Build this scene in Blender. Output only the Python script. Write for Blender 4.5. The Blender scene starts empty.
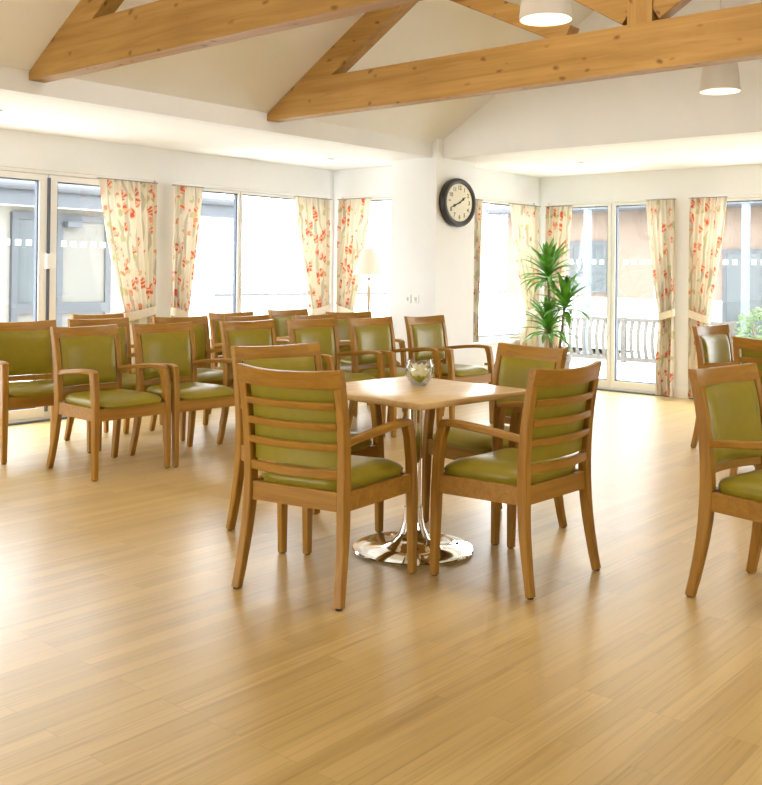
import bpy, bmesh, math, random
from mathutils import Vector, Matrix, noise
random.seed(7)
sc = bpy.context.scene
COL = sc.collection
PI = math.pi

# ------------------------------------------------------------------ helpers
class MB:
    """collects shapes, then links them as ONE mesh object"""
    def __init__(self): self.bm = bmesh.new(); self.smooth = False
    def quad_strip(self, rings, close=True, caps=True):
        bm = self.bm
        R = [[bm.verts.new(p) for p in r] for r in rings]
        n = len(R[0])
        for a, b in zip(R, R[1:]):
            for i in range(n if close else n - 1):
                j = (i + 1) % n
                bm.faces.new((a[i], a[j], b[j], b[i]))
        if caps and close:
            bm.faces.new(list(reversed(R[0]))); bm.faces.new(R[-1])
        return self
    def box(self, x0, x1, y0, y1, z0, z1, bevel=0.0):
        b = bmesh.new()
        bmesh.ops.create_cube(b, size=1.0)
        for v in b.verts:
            v.co = Vector(((x0 + x1) / 2 + v.co.x * (x1 - x0), (y0 + y1) / 2 + v.co.y * (y1 - y0), (z0 + z1) / 2 + v.co.z * (z1 - z0)))
        if bevel > 0:
            bmesh.ops.bevel(b, geom=b.edges[:], offset=bevel, segments=2, affect='EDGES', profile=0.6)
        me = bpy.data.meshes.new('t'); b.to_mesh(me); b.free(); self.bm.from_mesh(me); bpy.data.meshes.remove(me)
        return self
    def prism(self, pts, axis, a, b):
        """polygon pts (2D) extruded along axis from a to b"""
        def P(q, t):
            if axis == 'x': return (t, q[0], q[1])
            if axis == 'y': return (q[0], t, q[1])
            return (q[0], q[1], t)
        self.quad_strip([[P(q, a) for q in pts], [P(q, b) for q in pts]])
        return self
    def sweep(self, path, widths, up=(1, 0, 0), ch=0.18):
        """chamfered rectangle swept along path; widths = (size along up, size across)"""
        rings = []
        n = len(path); path = [Vector(p) for p in path]
        for i, p in enumerate(path):
            t = (path[min(i + 1, n - 1)] - path[max(i - 1, 0)]).normalized()
            u = Vector(up); u = (u - t * u.dot(t)).normalized(); w = t.cross(u)
            a, b = widths[i]; a /= 2; b /= 2; c = min(a, b) * 2 * ch
            prof = [(a - c, -b), (a, -b + c), (a, b - c), (a - c, b), (-a + c, b), (-a, b - c), (-a, -b + c), (-a + c, -b)]
            rings.append([p + u * q[0] + w * q[1] for q in prof])
        self.quad_strip(rings)
        return self
    def lathe(self, prof, c=(0, 0, 0), seg=32, caps=True):
        rings = [[(c[0] + r * math.cos(2 * PI * k / seg), c[1] + r * math.sin(2 * PI * k / seg), c[2] + z) for k in range(seg)] for r, z in prof]
        self.quad_strip(rings, True, caps)
        return self
    def tube(self, path, r, seg=10):
        rings = []; path = [Vector(p) for p in path]; n = len(path)
        for i, p in enumerate(path):
            t = (path[min(i + 1, n - 1)] - path[max(i - 1, 0)]).normalized()
            u = t.orthogonal().normalized() if abs(t.z) < .9 else (Vector((1, 0, 0)) - t * t.x).normalized()
            w = t.cross(u); rr = r[i] if isinstance(r, (list, tuple)) else r
            rings.append([p + (u * math.cos(2 * PI * k / seg) + w * math.sin(2 * PI * k / seg)) * rr for k in range(seg)])
        self.quad_strip(rings)
        return self
    def build(self, name, mat, parent=None, smooth=False):
        bmesh.ops.recalc_face_normals(self.bm, faces=self.bm.faces[:])
        me = bpy.data.meshes.new(name); self.bm.to_mesh(me); self.bm.free()
        if smooth:
            me.polygons.foreach_set('use_smooth', [True] * len(me.polygons))
            try: me.set_sharp_from_angle(angle=math.radians(38))
            except Exception: pass
        me.materials.append(mat)
        o = bpy.data.objects.new(name, me); COL.objects.link(o)
        if parent: o.parent = parent
        return o

def tag(o, label, cat, group=None):
    o['label'] = label; o['category'] = cat
    if group: o['group'] = group
    return o
def thing(name, label, cat, loc=(0, 0, 0), rz=0.0, group=None):
    o = bpy.data.objects.new(name, None); o.empty_display_size = .1; COL.objects.link(o)
    o.location = loc; o.rotation_euler = (0, 0, rz)
    return tag(o, label, cat, group)
def struct(o):
    o['kind'] = 'structure'; return o
def copy_tree(o, parent=None):
    c = o.copy(); COL.objects.link(c)
    if parent: c.parent = parent
    for ch in list(o.children): copy_tree(ch, c)
    return c

# ------------------------------------------------------------------ materials
def newmat(name):
    m = bpy.data.materials.new(name); m.use_nodes = True
    nt = m.node_tree; b = nt.nodes['Principled BSDF']
    return m, nt, b
def N(nt, t, **k):
    n = nt.nodes.new(t)
    for a, v in k.items():
        if hasattr(n, a) and a not in n.inputs: setattr(n, a, v)
        else: n.inputs[a].default_value = v
    return n
def L(nt, a, b): nt.links.new(a, b)
def rgba(c): return (c[0], c[1], c[2], 1)
def ramp(nt, stops, interp='LINEAR'):
    r = nt.nodes.new('ShaderNodeValToRGB'); r.color_ramp.interpolation = interp
    e = r.color_ramp.elements
    while len(e) < len(stops): e.new(.5)
    for el, (p, c) in zip(e, stops): el.position = p; el.color = rgba(c)
    return r
def plain(name, col, rough=.5, metal=0, noise_amt=.04, scale=8, spec=.5):
    m, nt, b = newmat(name)
    tc = N(nt, 'ShaderNodeTexCoord'); nz = N(nt, 'ShaderNodeTexNoise', Scale=scale, Detail=3.0)
    L(nt, tc.outputs['Object'], nz.inputs['Vector'])
    lo = [max(0, c * (1 - noise_amt)) for c in col]; hi = [min(1, c * (1 + noise_amt)) for c in col]
    r = ramp(nt, [(.3, lo), (.7, hi)]); L(nt, nz.outputs['Fac'], r.inputs['Fac']); L(nt, r.outputs['Color'], b.inputs['Base Color'])
    b.inputs['Roughness'].default_value = rough; b.inputs['Metallic'].default_value = metal
    b.inputs['Specular IOR Level'].default_value = spec
    return m
def wood(name, axis, dark, light, rough=.38, scale=1.0, knots=False, spec=.4):
    m, nt, b = newmat(name)
    tc = N(nt, 'ShaderNodeTexCoord'); mp = N(nt, 'ShaderNodeMapping')
    s = [38 * scale] * 3; s['xyz'.index(axis)] = 2.2 * scale
    mp.inputs['Scale'].default_value = s
    oi = N(nt, 'ShaderNodeObjectInfo'); ml = N(nt, 'ShaderNodeMath', operation='MULTIPLY'); ml.inputs[1].default_value = 13.0
    L(nt, oi.outputs['Random'], ml.inputs[0]); L(nt, ml.outputs[0], mp.inputs['Location'])
    L(nt, tc.outputs['Object'], mp.inputs['Vector'])
    n1 = N(nt, 'ShaderNodeTexNoise', Scale=1.0, Detail=5.0, Roughness=.6, Distortion=.6); L(nt, mp.outputs['Vector'], n1.inputs['Vector'])
    r = ramp(nt, [(.28, dark), (.72, light)]); L(nt, n1.outputs['Fac'], r.inputs['Fac'])
    out = r.outputs['Color']
    if knots:
        mp2 = N(nt, 'ShaderNodeMapping'); s2 = [11.5] * 3; s2['xyz'.index(axis)] = 7.0; mp2.inputs['Scale'].default_value = s2
        nz = N(nt, 'ShaderNodeTexNoise', Scale=3.0, Detail=2.0); L(nt, tc.outputs['Object'], nz.inputs['Vector'])
        mx0 = N(nt, 'ShaderNodeMixRGB', blend_type='LINEAR_LIGHT', Fac=.09); L(nt, tc.outputs['Object'], mx0.inputs['Color1']); L(nt, nz.outputs['Color'], mx0.inputs['Color2'])
        L(nt, mx0.outputs['Color'], mp2.inputs['Vector'])
        vo = N(nt, 'ShaderNodeTexVoronoi', Scale=1.0); L(nt, mp2.outputs['Vector'], vo.inputs['Vector'])
        kr = ramp(nt, [(.07, (1, 1, 1)), (.22, (0, 0, 0))]); L(nt, vo.outputs['Distance'], kr.inputs['Fac'])
        sp = N(nt, 'ShaderNodeSeparateColor'); L(nt, vo.outputs['Color'], sp.inputs['Color'])
        gt = N(nt, 'ShaderNodeMath', operation='GREATER_THAN'); gt.inputs[1].default_value = .22; L(nt, sp.outputs['Red'], gt.inputs[0])
        mu = N(nt, 'ShaderNodeMath', operation='MULTIPLY'); L(nt, kr.outputs['Color'], mu.inputs[0]); L(nt, gt.outputs[0], mu.inputs[1])
        mu2 = N(nt, 'ShaderNodeMath', operation='MULTIPLY'); L(nt, mu.outputs[0], mu2.inputs[0]); mu2.inputs[1].default_value = .8
        mx = N(nt, 'ShaderNodeMixRGB', Color2=rgba([dark[0] * .42, dark[1] * .30, dark[2] * .22])); L(nt, mu2.outputs[0], mx.inputs['Fac']); L(nt, out, mx.inputs['Color1'])
        n2 = N(nt, 'ShaderNodeTexNoise', Scale=1.3, Detail=2.0); L(nt, tc.outputs['Object'], n2.inputs['Vector'])
        r2 = ramp(nt, [(.3, (.82, .80, .76)), (.7, (1, 1, 1))]); L(nt, n2.outputs['Fac'], r2.inputs['Fac'])
        mx3 = N(nt, 'ShaderNodeMixRGB', blend_type='MULTIPLY', Fac=1.0); L(nt, mx.outputs['Color'], mx3.inputs['Color1']); L(nt, r2.outputs['Color'], mx3.inputs['Color2'])
        out = mx3.outputs['Color']
    L(nt, out, b.inputs['Base Color']); b.inputs['Roughness'].default_value = rough
    b.inputs['Specular IOR Level'].default_value = spec
    bp = N(nt, 'ShaderNodeBump', Strength=.05, Distance=.002); L(nt, n1.outputs['Fac'], bp.inputs['Height']); L(nt, bp.outputs['Normal'], b.inputs['Normal'])
    return m

WD, WL = (.275, .122, .014), (.40, .205, .031)
M = {}
for ax in 'xyz': M['wood_' + ax] = wood('beech_' + ax, ax, WD, WL, spec=.28)
M['table_wood'] = wood('table_beech', 'x', (.60, .375, .15), (.72, .50, .24), rough=.27, scale=.8, spec=.5)
for ax in 'xyz': M['pine_' + ax] = wood('pine_' + ax, ax, (.34, .18, .042), (.52, .30, .09), rough=.55, scale=.45, knots=True, spec=.25)
M['vinyl'] = plain('green_vinyl', (.275, .213, .015), rough=.36, spec=.35, noise_amt=.05, scale=25)
M['paint'] = plain('cream_paint', (.845, .855, .85), rough=.75, noise_amt=.012, scale=3, spec=.2)
M['roof_paint'] = plain('roof_paint', (.85, .85, .83), rough=.8, noise_amt=.012, scale=3, spec=.15)
M['ceil'] = plain('ceiling_white', (.90, .895, .875), rough=.8, noise_amt=.01, scale=3, spec=.2)
M['white'] = plain('white_frame', (.86, .86, .84), rough=.35, noise_amt=.01)
M['glide'] = plain('dark_glide', (.03, .018, .012), rough=.6)
M['black'] = plain('black_clock', (.018, .014, .012), rough=.35)
M['ink'] = plain('ink', (.02, .02, .018), rough=.6)
M['face'] = plain('clock_face', (.80, .76, .60), rough=.5, noise_amt=.02)
M['grey_frame'] = plain('grey_frame', (.050, .055, .062), rough=.5)
M['gasket'] = plain('dark_gasket', (.10, .12, .16), rough=.5)
M['slate'] = plain('slate_fascia', (.066, .072, .082), rough=.6)
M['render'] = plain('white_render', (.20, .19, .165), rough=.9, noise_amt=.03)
M['white_and_blown_wall'] = plain('white_and_blown_wall', (.88, .87, .85), rough=.9, noise_amt=.02)  # real white walls, and wall areas overexposed to white
M['coping'] = plain('grey_coping', (.075, .078, .085), rough=.9)
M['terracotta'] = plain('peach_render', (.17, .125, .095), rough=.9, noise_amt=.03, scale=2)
M['pale_post'] = plain('pale_blue_post', (.13, .155, .185), rough=.5)
M['fence_wood'] = plain('fence_wood', (.085, .075, .062), rough=.8, noise_amt=.08)
M['paving'] = plain('paving', (.78, .75, .70), rough=.95, noise_amt=.05, scale=1.5)
M['shade'] = plain('lamp_white', (.66, .62, .55), rough=.45, noise_amt=.01)
M['cord'] = plain('cord', (.6, .58, .55), rough=.6)
M['pot'] = plain('grey_pot', (.30, .27, .25), rough=.5)
M['soil'] = plain('soil', (.06, .04, .025), rough=.95, noise_amt=.3, scale=40)
M['cane'] = plain('cane', (.20, .14, .08), rough=.8, noise_amt=.2, scale=30)
M['leaf'] = plain('leaf_green', (.11, .30, .03), rough=.35, noise_amt=.5, scale=9)
M['shrub'] = plain('shrub_green', (.08, .12, .035), rough=.7, noise_amt=.5, scale=6)
M['lamp_pole'] = plain('lamp_pole', (.50, .38, .22), rough=.4)
M['dark_mag'] = plain('dark_cover', (.05, .05, .07), rough=.4)
M['pane_ext'] = plain('exterior_pane', (.055, .065, .068), rough=.2, noise_amt=.15, scale=1.5)
M['pane_beige'] = plain('exterior_blind', (.115, .108, .092), rough=.5, noise_amt=.05, scale=1.5)
M['petal'] = plain('petal', (.85, .78, .42), rough=.5)
M['petal_green'] = plain('petal_green', (.55, .56, .03), rough=.5)
M['marker'] = None
M['tie'] = plain('tieback', (.80, .72, .58), rough=.8, noise_amt=.06, scale=40)

m, nt, b = newmat('chrome'); b.inputs['Metallic'].default_value = 1; b.inputs['Base Color'].default_value = (.86, .85, .83, 1); b.inputs['Roughness'].default_value = .06
nz = N(nt, 'ShaderNodeTexNoise', Scale=30.0); r = ramp(nt, [(0, (.05,) * 3), (1, (.09,) * 3)]); L(nt, nz.outputs['Fac'], r.inputs['Fac']); L(nt, r.outputs['Color'], b.inputs['Roughness']); M['chrome'] = m

def thin_glass(name, tint, gloss):
    m, nt, b = newmat(name); nt.nodes.remove(b)
    tr = N(nt, 'ShaderNodeBsdfTransparent', Color=rgba(tint)); gl = N(nt, 'ShaderNodeBsdfGlossy', Roughness=.02)
    mx = N(nt, 'ShaderNodeMixShader', Fac=gloss); L(nt, tr.outputs[0], mx.inputs[1]); L(nt, gl.outputs[0], mx.inputs[2])
    if gloss > .08:
        lw = N(nt, 'ShaderNodeLayerWeight', Blend=.25); L(nt, lw.outputs['Facing'], mx.inputs['Fac'])
    L(nt, mx.outputs[0], nt.nodes['Material Output'].inputs['Surface']); return m
M['glass'] = thin_glass('window_glass', (.97, .985, .99), .035)
M['bowl_glass'] = thin_glass('bowl_glass', (.95, .96, .96), .2)

def emit(name, col, s):
    m, nt, b = newmat(name); b.inputs['Base Color'].default_value = rgba(col); b.inputs['Emission Color'].default_value = rgba(col); b.inputs['Emission Strength'].default_value = s; return m
M['bulb'] = emit('warm_bulb', (1, .86, .6), 4)
M['spot'] = emit('downlight_lens', (1, .95, .85), 3)

# lamp shade fabric / curtain: diffuse + translucent
def fabric(name, colsock_fn, trans):
    m, nt, b = newmat(name); nt.nodes.remove(b)
    c = colsock_fn(nt)
    d = N(nt, 'ShaderNodeBsdfDiffuse'); t = N(nt, 'ShaderNodeBsdfTranslucent'); mx = N(nt, 'ShaderNodeMixShader', Fac=trans)
    L(nt, c, d.inputs['Color']); L(nt, c, t.inputs['Color']); L(nt, d.outputs[0], mx.inputs[1]); L(nt, t.outputs[0], mx.inputs[2])
    L(nt, mx.outputs[0], nt.nodes['Material Output'].inputs['Surface']); return m
def shade_col(nt):
    nz = N(nt, 'ShaderNodeTexNoise', Scale=60.0); r = ramp(nt, [(.3, (.84, .80, .70)), (.7, (.90, .87, .78))]); L(nt, nz.outputs['Fac'], r.inputs['Fac']); return r.outputs['Color']
def marker_col(nt):
    nz = N(nt, 'ShaderNodeTexNoise', Scale=60.0); r = ramp(nt, [(.3, (.9,) * 3), (.7, (.94,) * 3)]); L(nt, nz.outputs['Fac'], r.inputs['Fac']); return r.outputs['Color']
M['marker'] = fabric('frosted_marker', marker_col, .85)
def petal_col(nt):
    nz = N(nt, 'ShaderNodeTexNoise', Scale=40.0); r = ramp(nt, [(.3, (.92, .88, .62)), (.7, (.95, .93, .76))]); L(nt, nz.outputs['Fac'], r.inputs['Fac']); return r.outputs['Color']
M['petal'] = fabric('petal_wax', petal_col, .5)
M['lampshade'] = fabric('lampshade_fabric', shade_col, .35)
def floral(nt):
    uv = N(nt, 'ShaderNodeUVMap')
    nz = N(nt, 'ShaderNodeTexNoise', Scale=22.0, Detail=2.0); L(nt, uv.outputs['UV'], nz.inputs['Vector'])
    dist = N(nt, 'ShaderNodeMixRGB', blend_type='LINEAR_LIGHT', Fac=.045); L(nt, uv.outputs['UV'], dist.inputs['Color1']); L(nt, nz.outputs['Color'], dist.inputs['Color2'])
    def blobs(sx, sy, off, lo, hi, keep, chan):
        mp = N(nt, 'ShaderNodeMapping'); mp.inputs['Scale'].default_value = (sx, sy, 1); mp.inputs['Location'].default_value = (off, off * .7, 0)
        L(nt, dist.outputs['Color'], mp.inputs['Vector'])
        vo = N(nt, 'ShaderNodeTexVoronoi', voronoi_dimensions='2D', Scale=1.0, Randomness=.75); L(nt, mp.outputs['Vector'], vo.inputs['Vector'])
        rr = ramp(nt, [(lo, (1, 1, 1)), (hi, (0, 0, 0))]); L(nt, vo.outputs['Distance'], rr.inputs['Fac'])
        sp = N(nt, 'ShaderNodeSeparateColor'); L(nt, vo.outputs['Color'], sp.inputs['Color'])
        gt = N(nt, 'ShaderNodeMath', operation='LESS_THAN'); gt.inputs[1].default_value = keep; L(nt, sp.outputs[chan], gt.inputs[0])
        mu = N(nt, 'ShaderNodeMath', operation='MULTIPLY'); L(nt, rr.outputs['Color'], mu.inputs[0]); L(nt, gt.outputs[0], mu.inputs[1])
        return mu.outputs[0], vo
    # vines: thin wavy lines
    wv = N(nt, 'ShaderNodeTexWave', wave_type='BANDS', bands_direction='X', Scale=1.9, Distortion=5.0, Detail=1.5)
    wv.inputs['Detail Scale'].default_value = 1.4
    L(nt, uv.outputs['UV'], wv.inputs['Vector'])
    vr = ramp(nt, [(.90, (0, 0, 0)), (.97, (1, 1, 1))]); L(nt, wv.outputs['Fac'], vr.inputs['Fac'])
    vm = N(nt, 'ShaderNodeMath', operation='MULTIPLY'); vm.inputs[1].default_value = .6; L(nt, vr.outputs['Color'], vm.inputs[0])
    base = N(nt, 'ShaderNodeMixRGB', Color1=(.76, .69, .55, 1), Color2=(.36, .34, .24, 1)); L(nt, vm.outputs[0], base.inputs['Fac'])
    f2, _ = blobs(8.5, 7.0, 3.3, .16, .26, .4, 'Green')
    lf = N(nt, 'ShaderNodeMixRGB', Color2=(.55, .50, .27, 1)); L(nt, f2, lf.inputs['Fac']); L(nt, base.outputs['Color'], lf.inputs['Color1'])
    f1, v1 = blobs(7.4, 5.6, 0, .19, .31, .55, 'Red')
    stripe = N(nt, 'ShaderNodeTexWave', wave_type='BANDS', bands_direction='DIAGONAL', Scale=11.0, Distortion=9.0); L(nt, uv.outputs['UV'], stripe.inputs['Vector'])
    fc = ramp(nt, [(.15, (.80, .50, .30)), (.6, (.62, .135, .07))]); L(nt, stripe.outputs['Fac'], fc.inputs['Fac'])
    fm = N(nt, 'ShaderNodeMixRGB'); L(nt, f1, fm.inputs['Fac']); L(nt, lf.outputs['Color'], fm.inputs['Color1']); L(nt, fc.outputs['Color'], fm.inputs['Color2'])
    f3, _ = blobs(11.0, 8.0, 7.7, .15, .24, .22, 'Blue')
    fm2 = N(nt, 'ShaderNodeMixRGB', Color2=(.72, .30, .16, 1)); L(nt, f3, fm2.inputs['Fac']); L(nt, fm.outputs['Color'], fm2.inputs['Color1'])
    return fm2.outputs['Color']
M['curtain'] = fabric('floral_curtain', floral, .24)

# floor planks, running along X
m, nt, b = newmat('floor_planks')
tc = N(nt, 'ShaderNodeTexCoord')
br = N(nt, 'ShaderNodeTexBrick', Color1=(.575, .395, .142, 1), Color2=(.69, .49, .195, 1), Mortar=(.46, .295, .10, 1), Scale=1.0, offset=.37, offset_frequency=3)
br.inputs['Mortar Size'].default_value = .0009; br.inputs['Mortar Smooth'].default_value = .3
br.inputs['Brick Width'].default_value = .92; br.inputs['Row Height'].default_value = .074; br.inputs['Bias'].default_value = 0
L(nt, tc.outputs['Object'], br.inputs['Vector'])
mp = N(nt, 'ShaderNodeMapping'); mp.inputs['Scale'].default_value = (1.2, 46, 1); L(nt, tc.outputs['Object'], mp.inputs['Vector'])
addv = N(nt, 'ShaderNodeVectorMath', operation='ADD'); L(nt, mp.outputs['Vector'], addv.inputs[0])
sc3 = N(nt, 'ShaderNodeVectorMath', operation='SCALE'); sc3.inputs['Scale'].default_value = 60; L(nt, br.outputs['Color'], sc3.inputs[0]); L(nt, sc3.outputs[0], addv.inputs[1])
n1 = N(nt, 'ShaderNodeTexNoise', Scale=1.0, Detail=6.0, Roughness=.62, Distortion=.7); L(nt, addv.outputs[0], n1.inputs['Vector'])
gr = ramp(nt, [(.26, (.60, .51, .40)), (.50, (.95, .93, .90)), (.75, (1.0, 1.0, 1.0))]); L(nt, n1.outputs['Fac'], gr.inputs['Fac'])
mx = N(nt, 'ShaderNodeMixRGB', blend_type='MULTIPLY', Fac=.85); L(nt, br.outputs['Color'], mx.inputs['Color1']); L(nt, gr.outputs['Color'], mx.inputs['Color2'])
L(nt, mx.outputs['Color'], b.inputs['Base Color'])
rr = ramp(nt, [(.3, (.30,) * 3), (.7, (.42,) * 3)]); L(nt, n1.outputs['Fac'], rr.inputs['Fac']); L(nt, rr.outputs['Color'], b.inputs['Roughness'])
b.inputs['Specular IOR Level'].default_value = 1.0
b.inputs['Coat Weight'].default_value = .3; b.inputs['Coat Roughness'].default_value = .28
M['floor'] = m

# ------------------------------------------------------------------ camera
F, YAW, PIT, ROLL, CY, H = 979.6069, .7087, .0068, .0116, 266.0304, 1.30
d = Vector((math.cos(YAW), math.sin(YAW), 0)); r_ = Vector((math.sin(YAW), -math.cos(YAW), 0)); u_ = Vector((0, 0, 1))
d2 = d * math.cos(PIT) + u_ * math.sin(PIT); u2 = -d * math.sin(PIT) + u_ * math.cos(PIT)
r3 = r_ * math.cos(ROLL) + u2 * math.sin(ROLL); u3 = -r_ * math.sin(ROLL) + u2 * math.cos(ROLL)
cam = bpy.data.cameras.new('camera'); co = bpy.data.objects.new('camera', cam); COL.objects.link(co)
cam.sensor_fit = 'HORIZONTAL'; cam.sensor_width = 36; cam.lens = F / 762 * 36; cam.shift_x = 0; cam.shift_y = (CY - 392.5) / 762
cam.clip_end = 200
mw = Matrix((r3, u3, -d2)).transposed().to_4x4(); mw.translation = Vector((0, 0, H)); co.matrix_world = mw
sc.camera = co

# ------------------------------------------------------------------ the room
ZC, YW, XW, YS, XS = 2.447, 7.60, 10.033, 5.92, 7.77
EAVE, RIDGE_Y, SL = 2.594, 2.655, .61
RZ = EAVE + SL * (YS - RIDGE_Y)
YE = 2 * RIDGE_Y - YS          # other eave
YR, XB = -2.4, -3.2            # right wall, back wall (behind the camera)
T = .22
ZH, SILL = 2.14, .55
struct(MB().box(XB - .3, XW + .1, YR - .3, YW + .1, -.12, 0).build('floor', M['floor']))

def wall_x(name, y0, y1, spans, holes, mat=M['paint']):
    """wall along X between y0..y1, spans=(x0,x1,z1); holes=[(x0,x1,z0,z1)]"""
    mb = MB(); x0, x1, zt = spans; x = x0
    for (a, b_, c, e) in sorted(holes):
        mb.box(x, a, y0, y1, 0, zt)
        if c > 0: mb.box(a, b_, y0, y1, 0, c)
        mb.box(a, b_, y0, y1, e, zt); x = b_
    mb.box(x, x1, y0, y1, 0, zt)
    return struct(mb.build(name, mat))
def wall_y(name, x0, x1, spans, holes, mat=M['paint']):
    mb = MB(); y0, y1, zt = spans; y = y0
    for (a, b_, c, e) in sorted(holes):
        mb.box(x0, x1, y, a, 0, zt)
        if c > 0: mb.box(x0, x1, a, b_, 0, c)
        mb.box(x0, x1, a, b_, e, zt); y = b_
    mb.box(x0, x1, y, y1, 0, zt)
    return struct(mb.build(name, mat))
ZT = ZC + .12
wall_x('wall_left', YW, YW + T, (XB - .2, 8.03 + T, ZT), [(2.30, 5.60, 0, ZH), (5.80, 7.93, SILL, ZH)])
wall_y('wall_bay', 8.03, 8.03 + T, (6.40, YW, ZT), [(6.52, 7.48, SILL, ZH)])
wall_x('wall_far', 6.13, 6.13 + T, (8.28, XW + T, ZT), [(8.64, 9.93, SILL, ZH)])
wall_y('wall_right', XW, XW + T, (YR - .2, 6.13, ZT), [(4.50, 6.02, 0, ZH), (1.5, 4.27, 0, ZH)])
wall_x('wall_near', YR - T, YR, (XB - .2, XW + T, ZT), [(2.8, 4.4, .9, ZH)])  # unseen opening, put in to light the front right chair's back
wall_y('wall_back', XB - T, XB, (YR - .2, YW + T, ZT), [(2.2, 6.4, .5, ZH)])  # unseen opening behind the camera, enlarged to brighten the slatted backs
struct(MB().box(7.66, 8.31, 5.86, 6.44, 0, EAVE + .03).build('wall_pier', M['paint']))
# flat ceilings of the bays, as thick slabs
struct(MB().box(XB - T, 8.02, YS + .12, YW, ZC, ZC + .12).build('ceiling_left_bay', M['ceil']))
struct(MB().box(XS + .15, XW, YR, 6.13, ZC, ZC + .12).build('ceiling_right_bay', M['ceil']))
struct(MB().box(XB, XS + .15, YR, YE - .12, ZC, ZC + .12).build('ceiling_near_bay', M['ceil']))
# upstands, gables and roof slopes
struct(MB().box(XB, XS, YS, YS + .12, ZC - .002, EAVE + .04).build('wall_eave_left', M['paint']))
struct(MB().box(XB, XS, YE - .12, YE, ZC - .002, EAVE + .04).build('wall_eave_near', M['paint']))
gp = [(YE - .2, ZC - .002), (YS + .2, ZC - .002), (YS + .2, EAVE - .02), (RIDGE_Y, RZ + .12), (YE - .2, EAVE - .02)]
struct(MB().prism(gp, 'x', XS, XS + .15).build('wall_gable_far', M['roof_paint']))
struct(MB().prism(gp, 'x', XB - .15, XB).build('wall_gable_back', M['roof_paint']))
for nm, s in (('ceiling_slope_left', 1), ('ceiling_slope_near', -1)):
    ye = YS if s > 0 else YE
    pts = [(ye + s * .16, EAVE - SL * .16), (RIDGE_Y, RZ), (RIDGE_Y, RZ + .25), (ye + s * .16, EAVE - SL * .16 + .25)]
    struct(MB().prism(pts, 'x', XB - .15, XS + .15).build(nm, M['roof_paint']))
# baseboards
def bb(nm, *bx): struct(MB().box(*bx, bevel=.004).build(nm, M['white']))
bb('baseboard_right', XW - .016, XW, 4.27, 4.50, 0, .12)
bb('baseboard_far', 8.325, XW - .02, 6.114, 6.13, 0, .12)
bb('baseboard_pier', 7.645, 8.325, 5.845, 5.86, 0, .12)
bb('baseboard_pier_side', 7.645, 7.66, 5.86, 6.44, 0, .12)
bb('baseboard_left', 5.60, 8.01, YW - .016, YW, 0, .12)
bb('baseboard_bay', 8.014, 8.03, 6.44, YW - .02, 0, .12)

# ------------------------------------------------------------------ windows and doors
def glazing(name, axis, plane, outward, a0, a1, z0, z1, splits, fw=.055, door=False, stickers=None, sash=.05, top=.03):
    """outer frame + one sash with pane per light. axis: direction of the run"""
    def bx(mb, a, b_, d0, d1, za, zb, bev=.004):
        p0, p1 = plane + outward * d0, plane + outward * d1
        if p0 > p1: p0, p1 = p1, p0
        if axis == 'x': mb.box(a, b_, p0, p1, za, zb, bev)
        else: mb.box(p0, p1, a, b_, za, zb, bev)
    fr = MB()
    bx(fr, a0, a1, .03, .12, z1 - fw, z1); bx(fr, a0, a1, .03, .12, z0, z0 + (.03 if door else fw))
    zl = z0 + (.03 if door else fw); bx(fr, a0, a0 + fw, .03, .12, zl, z1 - fw); bx(fr, a1 - fw, a1, .03, .12, zl, z1 - fw)
    root = struct(fr.build(name, M['white']))
    edges = [a0 + fw] + list(splits) + [a1 - fw]
    zb, zt = z0 + (.03 if door else fw), z1 - fw
    for i in range(len(edges) - 1):
        p, q = edges[i], edges[i + 1]; g = .004
        s = MB(); bot = .085 if door else sash
        bx(s, p + g, q - g, .035, .105, zt - top, zt - g); bx(s, p + g, q - g, .035, .105, zb + g, zb + bot)
        bx(s, p + g, p + sash, .035, .105, zb + bot, zt - top); bx(s, q - sash, q - g, .035, .105, zb + bot, zt - top)
        so = s.build('door_leaf' if door else 'sash', M['white'], root)
        ga = MB(); w = .012
        bx(ga, p + sash, p + sash + w, .05, .09, zb + bot + w, zt - top - w, 0); bx(ga, q - sash - w, q - sash, .05, .09, zb + bot + w, zt - top - w, 0)
        bx(ga, p + sash, q - sash, .05, .09, zt - top - w, zt - top, 0); bx(ga, p + sash, q - sash, .05, .09, zb + bot, zb + bot + w, 0)
        ga.build('gasket', M['gasket'], so)
        pn = MB(); bx(pn, p + sash, q - sash, .068, .072, zb + bot, zt - top, 0); pn.build('pane', M['glass'], so)
        if stickers:
            st = MB(); x = p + sash + .06
            while x < q - sash - .06:
                bx(st, x, x + .05, .060, .0635, stickers - .025, stickers + .025, 0); x += .098
            st.build('glass_marker', M['marker'], so)
    if door:
        th = MB(); bx(th, a0, a1, -.012, .03, 0, .014, .002); th.build('threshold', M['gasket'], root)
    else:
        sl = MB(); bx(sl, a0 - .03, a1 + .03, -.03, .03, z0 - .025, z0 + .004); sl.build('sill', M['white'], root)
    return root
d1 = glazing('door_1', 'x', YW, 1, 2.30, 5.60, 0, ZH, [3.40, 4.515], fw=.03, door=True, stickers=1.52, sash=.085, top=.055)  # leftmost leaf is out of view, added to admit more light
MB().box(4.503, 4.527, YW + .02, YW + .04, .08, ZH - .06).build('meeting_gap', M['gasket'], d1)
MB().box(4.485, 4.56, YW - .005, YW + .034, 1.30, 1.43, .004).build('lock_box', M['white'], d1)
glazing('window_1', 'x', YW, 1, 5.80, 7.93, SILL, ZH, [6.68], fw=.022, sash=.032, top=.026)
glazing('window_2', 'y', 8.03, 1, 6.52, 7.48, SILL, ZH, [], fw=.022, sash=.032, top=.026)
glazing('window_3', 'x', 6.13, 1, 8.64, 9.93, SILL, ZH, [], fw=.022, sash=.032, top=.026)
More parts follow.
